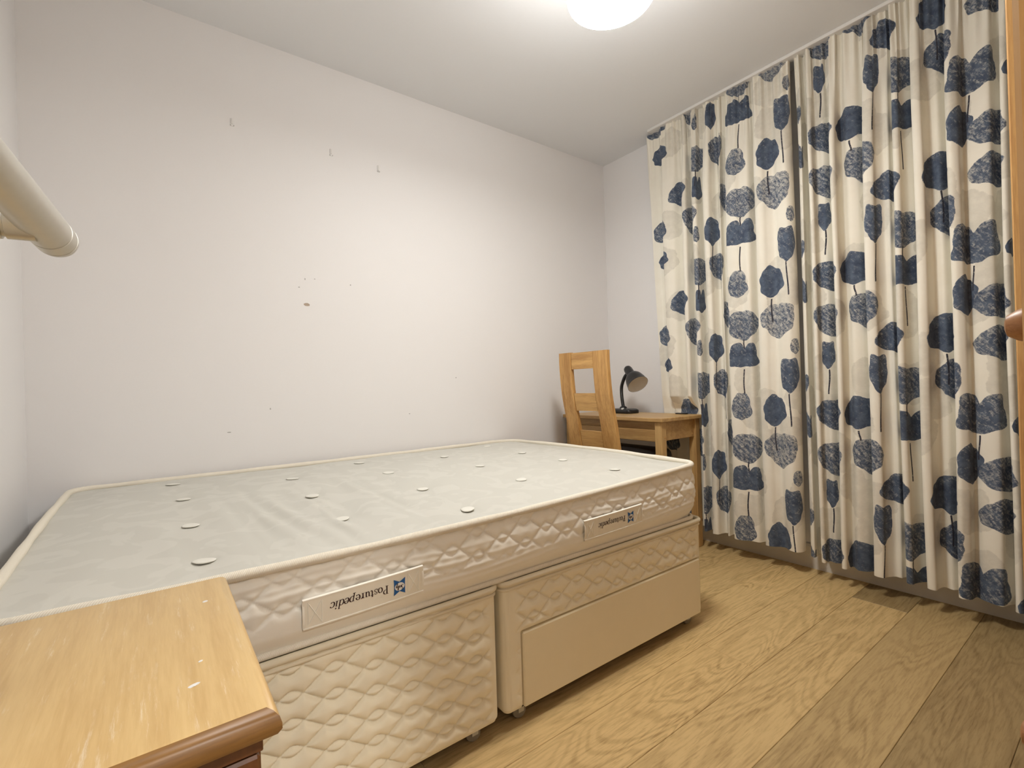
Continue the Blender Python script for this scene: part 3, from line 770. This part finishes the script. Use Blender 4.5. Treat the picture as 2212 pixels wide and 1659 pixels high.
# divan bases ---------------------------------------------------------
def divan(name, x0, x1, drawer, label, seed, rl, rr):
    y0, y1, z0, z1 = 1.135, 2.424, .047, .424
    t = thing(name, ((x0 + x1) / 2, (y0 + y1) / 2, 0), label, 'bed base', 'two halves of the divan bed')
    P = rounded(x0, x1, y0, y1, (rl, rr, .05, .05), .003); N = normals2(P)
    s = np.r_[0, np.cumsum(np.linalg.norm(np.diff(P, axis=0), axis=1))]
    nv = 150; Z = np.linspace(z0, z1, nv); u = s[:, None] + seed
    q = quilt(u, Z[None] - .02, .188)
    near = (P[:, 1] < y0 + .004).astype(float)[:, None]
    soft = smooth01((Z - z0) / .03)[None] * smooth01((z1 - Z) / .03)[None]
    # quilting fades out towards the wrapped corners
    ex = smooth01((P[:, 0] - x0 - .035) / .03) * smooth01((x1 - P[:, 0] - .02) / .03)
    amp = .0105 if drawer else .0140
    off = amp * (q - .6) * soft * ex[:, None] * near + .002 * np.sin(u * 17 + Z[None] * 20) * near * soft
    if drawer:
        dx0, dx1, dz = .852, 1.777, .273
        inside = ((P[:, 0] > dx0) & (P[:, 0] < dx1))[:, None] & (Z[None] < dz) & (near > 0)
        flat = smooth01((P[:, 0] - dx1 + .01) / .01) * smooth01((dz + .02 - Z[None]) / .02).T if False else None
        off = np.where(inside, -.022, off)
    if drawer:
        gx = np.maximum(np.maximum(dx0 - P[:, 0], P[:, 0] - dx1), 0)[:, None]; gz = np.maximum(Z - dz, 0)[None]
        off = np.where(inside, off, off * smooth01(np.hypot(gx, gz) / .018))
    low = -.006 * (1 - smooth01((Z - z0) / .012))[None]
    G = np.zeros((len(P), nv, 3)); G[..., :2] = P[:, None] + N[:, None] * (off + low)[..., None]; G[..., 2] = Z[None]
    grid_obj('quilted_panel', G, M_DIVAN, t, cu=True)
    V = [(x, y, z1 - .006) for x, y in P[::3] - N[::3] * .004]
    mesh_obj('top_cover', V, [tuple(range(len(V)))], M_DRAWER, t)
    V = [(x, y, z0) for x, y in P[::3] - N[::3] * .007]
    mesh_obj('underside', V, [tuple(range(len(V)))[::-1]], M_DARK, t)
    tape('top_binding', P[::2] + N[::2] * .001, N[::2], np.full(len(P[::2]), z1), .0085, M_BIND2, t)
    tape('top_binding', P[::2] + N[::2] * .0005, N[::2], np.full(len(P[::2]), z1 - .017), .0045, M_BIND2, t)
    if drawer:
        d = MB().box(.8565, 1.7725, 1.131, 1.55, .047, .2685, .004).build('drawer', M_DRAWER, t, False)
    for cx_, cy_ in ((x0 + .07, y0 + .035), (x1 - .07, y0 + .04), (x0 + .07, y1 - .06), (x1 - .07, y1 - .06)):
        w = MB().lathe([(0, -.011), (.014, -.011), (.020, -.009), (.0222, -.005), (.0222, .005), (.020, .009), (.014, .011), (0, .011)], (cx_, cy_, .0222), (.25, 1, 0), 24).build('castor', M_CAST, t, True)
        MB().box(cx_ - .009, cx_ + .012, cy_ - .014, cy_ - .0115, .02, .048, .001).box(cx_ - .009, cx_ + .012, cy_ + .0115, cy_ + .014, .02, .048, .001).box(cx_ - .012, cx_ + .014, cy_ - .016, cy_ + .016, .0445, .0475).build('castor_fork', M_METAL, w)
    return t
M_BIND2 = mat_fabric('divan_binding', srgb(232, 222, 196), 1200)
M_CAST = mat_plain('castor_plastic', (0.26, 0.23, 0.18, 1), 0.5)
divan('divan_base', -.216, .7700, False, 'left half of the cream divan bed base, quilted all over, nearest the bedside cabinet', .013, .03, .022)
divan('divan_base', .7895, 1.802, True, 'right half of the cream divan bed base, with a plain drawer front', .05, .022, .035)

# ------------------------------------------------------------------ desk
DZ = .79
desk = thing('desk', (2.44, 2.03, 0), 'small oak desk with square legs in the corner by the curtain', 'desk')
DX0, DX1, DY0, DY1 = 2.238, 2.645, 1.632, 2.432
MB().box(DX0, DX1, DY0, DY1, DZ - .022, DZ, .003).build('tabletop', M_DESK, desk)
lg = .046
for x in (DX0 + .016, DX1 - .016 - lg):
    for y in (DY0 + .016, DY1 - .016 - lg):
        MB().box(x, x + lg, y, y + lg, 0, DZ - .022, .003).build('leg', M_DESKZ, desk)
a0, a1 = DX0 + .016 + lg, DX1 - .016 - lg
b0, b1 = DY0 + .016 + lg, DY1 - .016 - lg
MB().box(DX0 + .022, DX0 + .040, b0, b1, .655, .722, .002).build('rail', M_DESK, desk)
MB().box(DX0 + .050, DX0 + .066, b0, b1, .700, DZ - .022, .001).build('apron', M_DESK, desk)
MB().box(a0, a1, DY0 + .026, DY0 + .044, .660, DZ - .022, .002).build('apron', M_DESK, desk)
MB().box(a0, a1, DY1 - .044, DY1 - .026, .660, DZ - .022, .002).build('apron', M_DESK, desk)
MB().box(DX1 - .040, DX1 - .022, b0, b1, .660, DZ - .022, .002).build('apron', M_DESK, desk)
for p, ax in (((DX0 + .016 + .03, DY0 + .016, .680), (0, -1, 0)), ((a0 + .012, DY0 + .026, .672), (0, -1, 0)), ((a1 - .02, DY0 + .026, .678), (0, -1, 0))):
    MB().lathe([(.005, -.002), (.005, .001), (.003, .0022), (0, .0026)], p, ax, 12).build('peg', M_CHAIRY, desk, True)
pen = MB().box(2.59, 2.615, 1.715, 1.79, DZ, DZ + .007, .002).build('dark_strip', M_BLACK)
tag(pen, 'small flat dark strip lying on the desk by the curtain', 'small object')

# ------------------------------------------------------------------ desk chair
chair = thing('desk_chair', (2.25, 1.985, 0), 'oak dining chair with a tall curved ladder back and black seat, pushed under the desk', 'chair')
PROF = catmull([(1.965, .0), (2.03, .2), (2.066, .38), (2.072, .5), (2.060, .604), (2.030, .776), (1.999, .931), (1.985, 1.085), (1.984, 1.178)], 8)
pz = PROF[:, 1]
def prof_x(z): return np.interp(z, pz, PROF[:, 0])
def curved(name, y0, y1, z0, z1, th, mat, dx=0.0, bev=.003):
    Z = np.linspace(z0, z1, max(4, int((z1 - z0) / .03))); V = []
    for z in Z:
        x = float(prof_x(z)) + dx
        V += [(x, y0 + bev, z), (x + bev, y0, z), (x + th - bev, y0, z), (x + th, y0 + bev, z), (x + th, y1 - bev, z), (x + th - bev, y1, z), (x + bev, y1, z), (x, y1 - bev, z)]
    F = [f for f in grid_faces(len(Z), 8, False, True)]
    F += [tuple(range(8)), tuple(range(len(V) - 8, len(V)))[::-1]]
    return mesh_obj(name, V, [f[::-1] for f in F], mat, chair, True, None, 30)
curved('stile', 1.790, 1.898, 0, 1.178, .028, M_CHAIR)
curved('stile', 2.076, 2.176, 0, 1.182, .028, M_CHAIR)
for z0, z1 in ((1.082, 1.178), (.836, .940), (.612, .718)):
    curved('rail', 1.899, 2.075, z0, z1, .02, M_CHAIRY, .004)
MB().box(2.10, 2.44, 1.80, 1.822, .455, .526, .002).build('seat_rail', M_CHAIRY, chair)
MB().box(2.10, 2.44, 2.148, 2.17, .455, .526, .002).build('seat_rail', M_CHAIRY, chair)
MB().box(2.42, 2.442, 1.84, 2.13, .455, .526, .002).build('seat_rail', M_CHAIRY, chair)
P = rounded(2.092, 2.50, 1.735, 2.225, (.03, .06, .06, .03), .02); N = normals2(P)
G = np.zeros((len(P), 9, 3))
for j, (o_, z) in enumerate(((-.012, .526), (0, .532), (.004, .55), (0, .572), (-.012, .588), (-.04, .597), (-.08, .602), (-.14, .605), (-.19, .606))):
    G[:, j, :2] = P + N * o_ if o_ > -.05 else np.array([2.295, 1.98]) + (P - np.array([2.295, 1.98])) * (1 + o_ / .2); G[:, j, 2] = z
grid_obj('seat', G, M_LEATHER, chair, cu=True)
for y in (1.795, 2.131):
    MB().box(2.445, 2.485, y, y + .04, 0, .527, .004).build('leg', M_CHAIR, chair)

# ------------------------------------------------------------------ desk lamp
dl = thing('desk_lamp', (2.525, 2.135, DZ), 'small black gooseneck desk lamp standing on the oak desk', 'lamp')
P = rounded(2.465, 2.585, 2.045, 2.228, (.035, .035, .035, .035), .008); N = normals2(P)
G = np.zeros((len(P), 7, 3))
for j, (o_, z) in enumerate(((-.003, 0), (0, .003), (0, .018), (-.004, .024), (-.014, .029), (-.034, .032), (-.0348, .032))):
    G[:, j, :2] = P + N * o_; G[:, j, 2] = DZ + z
base = grid_obj('base', G, M_BLACK, dl, cu=True)
V = [(x, y, DZ + .0319) for x, y in P - N * .0345]
mesh_obj('base_top', V, [tuple(range(len(V)))], M_BLACK, base)
MB().lathe([(.026, .03), (.024, .038), (.015, .046), (0, .047)], (2.53, 2.147, DZ), n=24).build('collar', M_BLACK, base, True)
MB().box(2.475, 2.490, 2.105, 2.121, DZ + .024, DZ + .036, .002).build('switch', M_WHITE, base)
neck = catmull([(2.53, 2.148, DZ + .04), (2.528, 2.156, .90), (2.522, 2.150, .965), (2.512, 2.118, 1.022), (2.502, 2.085, 1.05)], 10)
k = np.arange(len(neck))
fine = catmull(neck, 3)
gn = MB().tube(fine, [.0105 + .0009 * (i % 2) for i in range(len(fine))], 14).build('gooseneck', M_BLACK, dl, True)
A = Vector((2.505, 2.066, 1.064)); D = Vector((-.031, -.109, -.108)).normalized()
L = .122
MB().lathe([(0, -.046), (.014, -.044), (.024, -.034), (.028, -.018), (.028, .02), (.030, .03), (.0315, .036)], A, D, 28).build('lamp_holder', M_BLACK, dl, True)
sh = MB().lathe([(.031, .030), (.042, .038), (.052, .052), (.059, .072), (.064, .096), (.067, L - .005), (.069, L), (.0675, L)], A, D, 40).build('shade', M_BLACK, dl, True)
MB().lathe([(.0675, L), (.0650, L - .008), (.060, .09), (.053, .068), (.042, .052), (.025, .044), (0, .042)], A, D, 40).build('reflector', M_WHITE, sh, True)

# ------------------------------------------------------------------ bedside cabinet
CZ = .66
cab = thing('bedside_cabinet', (-.131, .815, 0), 'light pine bedside cabinet with a scuffed top, in the foreground beside the bed', 'cabinet')
P = rounded(-.366, .103, .570, 1.062, (.004, .004, .004, .004), .05)
prof = [(-.012, -.030), (-.004, -.0285), (0, -.022), (.0, -.016), (-.002, -.009), (-.007, -.0035), (-.013, -.0006), (-.016, 0)]
P = np.array([(-.366, .570), (.103, .570), (.103, 1.062), (-.366, 1.062)]); NN = np.array([(-1, -1), (1, -1), (1, 1), (-1, 1)])
V = []
for o_, z in prof:
    for p, n_ in zip(P, NN): V.append((p[0] + n_[0] * o_, p[1] + n_[1] * o_, CZ + z))
F = [tuple(f) for f in grid_faces(len(prof), 4, False, True)]
F = [f[::-1] for f in F] + [(3, 2, 1, 0)[::1]]
n_ = len(V)
# front nosing and underside carry the darker edge tone, the flat surface the worn one
top = mesh_obj('top', V, [f for f in F] + [tuple(range(n_ - 4, n_))], M_CAB, cab, True, None, 40)
top.data.materials.append(M_CABX)
for pl in top.data.polygons:
    if pl.normal.y < -.4 or pl.normal.z < -.5: pl.material_index = 1
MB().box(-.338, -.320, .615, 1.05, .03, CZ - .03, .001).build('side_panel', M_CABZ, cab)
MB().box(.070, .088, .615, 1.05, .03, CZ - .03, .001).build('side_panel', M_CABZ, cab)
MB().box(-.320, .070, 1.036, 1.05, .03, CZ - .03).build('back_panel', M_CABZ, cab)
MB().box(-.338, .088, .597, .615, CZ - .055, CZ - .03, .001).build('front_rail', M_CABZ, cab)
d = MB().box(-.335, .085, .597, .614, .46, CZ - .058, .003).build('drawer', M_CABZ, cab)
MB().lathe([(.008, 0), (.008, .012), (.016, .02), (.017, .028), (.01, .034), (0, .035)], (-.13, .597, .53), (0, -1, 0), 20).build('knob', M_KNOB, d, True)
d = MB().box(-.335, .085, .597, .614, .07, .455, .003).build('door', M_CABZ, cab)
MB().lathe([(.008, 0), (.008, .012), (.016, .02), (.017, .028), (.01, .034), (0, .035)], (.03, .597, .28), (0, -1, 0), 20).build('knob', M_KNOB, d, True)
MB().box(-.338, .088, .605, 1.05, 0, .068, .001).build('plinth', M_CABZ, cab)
def fleck(x, y, w, h, rot):
    n = 8; V = []
    for z in (CZ - .0002, CZ + .0006):
        for k in range(n):
            a = 2 * PI * k / n; q = .7 + .5 * rng.random(); p, r_ = w * q * math.cos(a), h * q * math.sin(a)
            V.append((x + p * math.cos(rot) - r_ * math.sin(rot), y + p * math.sin(rot) + r_ * math.cos(rot), z))
    mesh_obj('paint_fleck', V, [tuple(range(n, 2 * n))] + [(k, (k + 1) % n, n + (k + 1) % n, n + k) for k in range(n)], M_WHITE, cab)
fleck(.030, .680, .006, .0035, .3)
fleck(.040, .735, .003, .002, 1.0)
fleck(.060, .94, .004, .003, .4)

# ------------------------------------------------------------------ wardrobe, its neighbour and the door behind the camera
w = thing('wardrobe', (2.03, -.15, 0), 'tall pine wardrobe edge standing against the right end of the curtain', 'wardrobe')
MB().box(1.70, 2.36, -.58, .177, .0, 2.3, .002).build('carcass', M_WARD, w)
MB().box(1.694, 2.028, .1815, .204, .06, 2.28, .003).build('door', M_WARD, w)
MB().box(2.032, 2.366, .1815, .204, .06, 2.28, .003).build('door', M_WARD, w)
tb = thing('cupboard', (.625, -.25, 0), 'pine cupboard with turned wooden knobs at the right edge of the view', 'cupboard')
MB().box(.40, .85, -.58, .026, 0, 1.9, .002).build('carcass', M_WARD, tb)
kp = [(.013, 0), (.0135, .004), (.0185, .010), (.0205, .018), (.0185, .030), (.0155, .038), (.0105, .0455), (.006, .047), (0, .0473)]
d = MB().box(.403, .847, .028, .046, .76, 1.88, .003).build('door', M_WARD, tb)
MB().lathe(kp, (.70, .0445, 1.045), (0, 1, 0), 28).build('knob', M_KNOB, d, True)
d = MB().box(.403, .847, .028, .046, .08, .752, .003).build('drawer', M_WARD, tb)
MB().lathe(kp, (.70, .0425, .632), (0, 1, 0), 28).build('knob', M_KNOB, d, True)
struct(MB().box(-.150, -.108, -.55, .395, .005, 2.02, .002).build('door_1', M_SKIRT))
h = thing('bar_handle', (-.06, .2, 1.083), 'thick grey metal bar handle with a rounded end cap, jutting in at the left edge', 'handle')
HP, HD, HR = Vector((-.0419, .3429, 1.0871)), Vector((.120, .9891, -.0850)), .0093
hp = lambda s: HP + HD * s
MB().tube([hp(-.34), hp(-.0004)], HR, 48).build('bar', M_METAL, h, True)
MB().lathe([(HR * .86, -.0008), (HR * .86, .0007), (HR, .0010), (HR, .0100), (HR * .86, .0103), (HR * .86, .0109), (HR, .0112), (HR * .98, .0135), (HR * .88, .0165), (HR * .66, .0190), (HR * .35, .0203), (0, .0207)], HP, HD, 48).build('end_cap', M_METAL, h, True)
for s_ in (-.014, -.30):
    a_ = hp(s_); L_ = a_.x + .108
    MB().lathe([(0, .001), (.0088, .0015), (.0088, .0116), (.0078, .0119), (.0078, .0130), (.0089, .0133), (.0093, L_ - .006), (.0145, L_ - .002), (.0145, L_)], a_ + Vector((0, 0, -.0014)), (-1, 0, -.03), 36).build('neck', M_METAL, h, True)

# ------------------------------------------------------------------ picture hooks on the long wall
for (x, z, n, lab) in ((.308, 2.207, 2, 'small clear picture hook on the long wall, the highest and leftmost of three'),
                       (.739, 2.186, 2, 'small clear picture hook on the long wall, the middle one of three'),
                       (.983, 2.164, 3, 'small clear picture hook on the long wall, the lowest one nearest the curtain')):
    hk = thing('picture_hook', (x, YB, z), lab, 'wall hook', 'picture hooks on the long wall')
    MB().box(x - .008, x + .008, YB - .003, YB, z - .012, z + .022, .001).build('plate', M_WALL, hk)
    MB().box(x - .004, x + .003, YB - .0065, YB - .003, z - .004, z + .022, .001).build('hook', M_WHITE, hk)
    for k in range(n):
        px = x - .006 + .012 * k / (n - 1)
        MB().lathe([(.0018, 0), (.0018, .003), (0, .0034)], (px, YB - .0025, z - .009), (0, -1, 0), 8).build('pin', M_SPECK, hk, True)
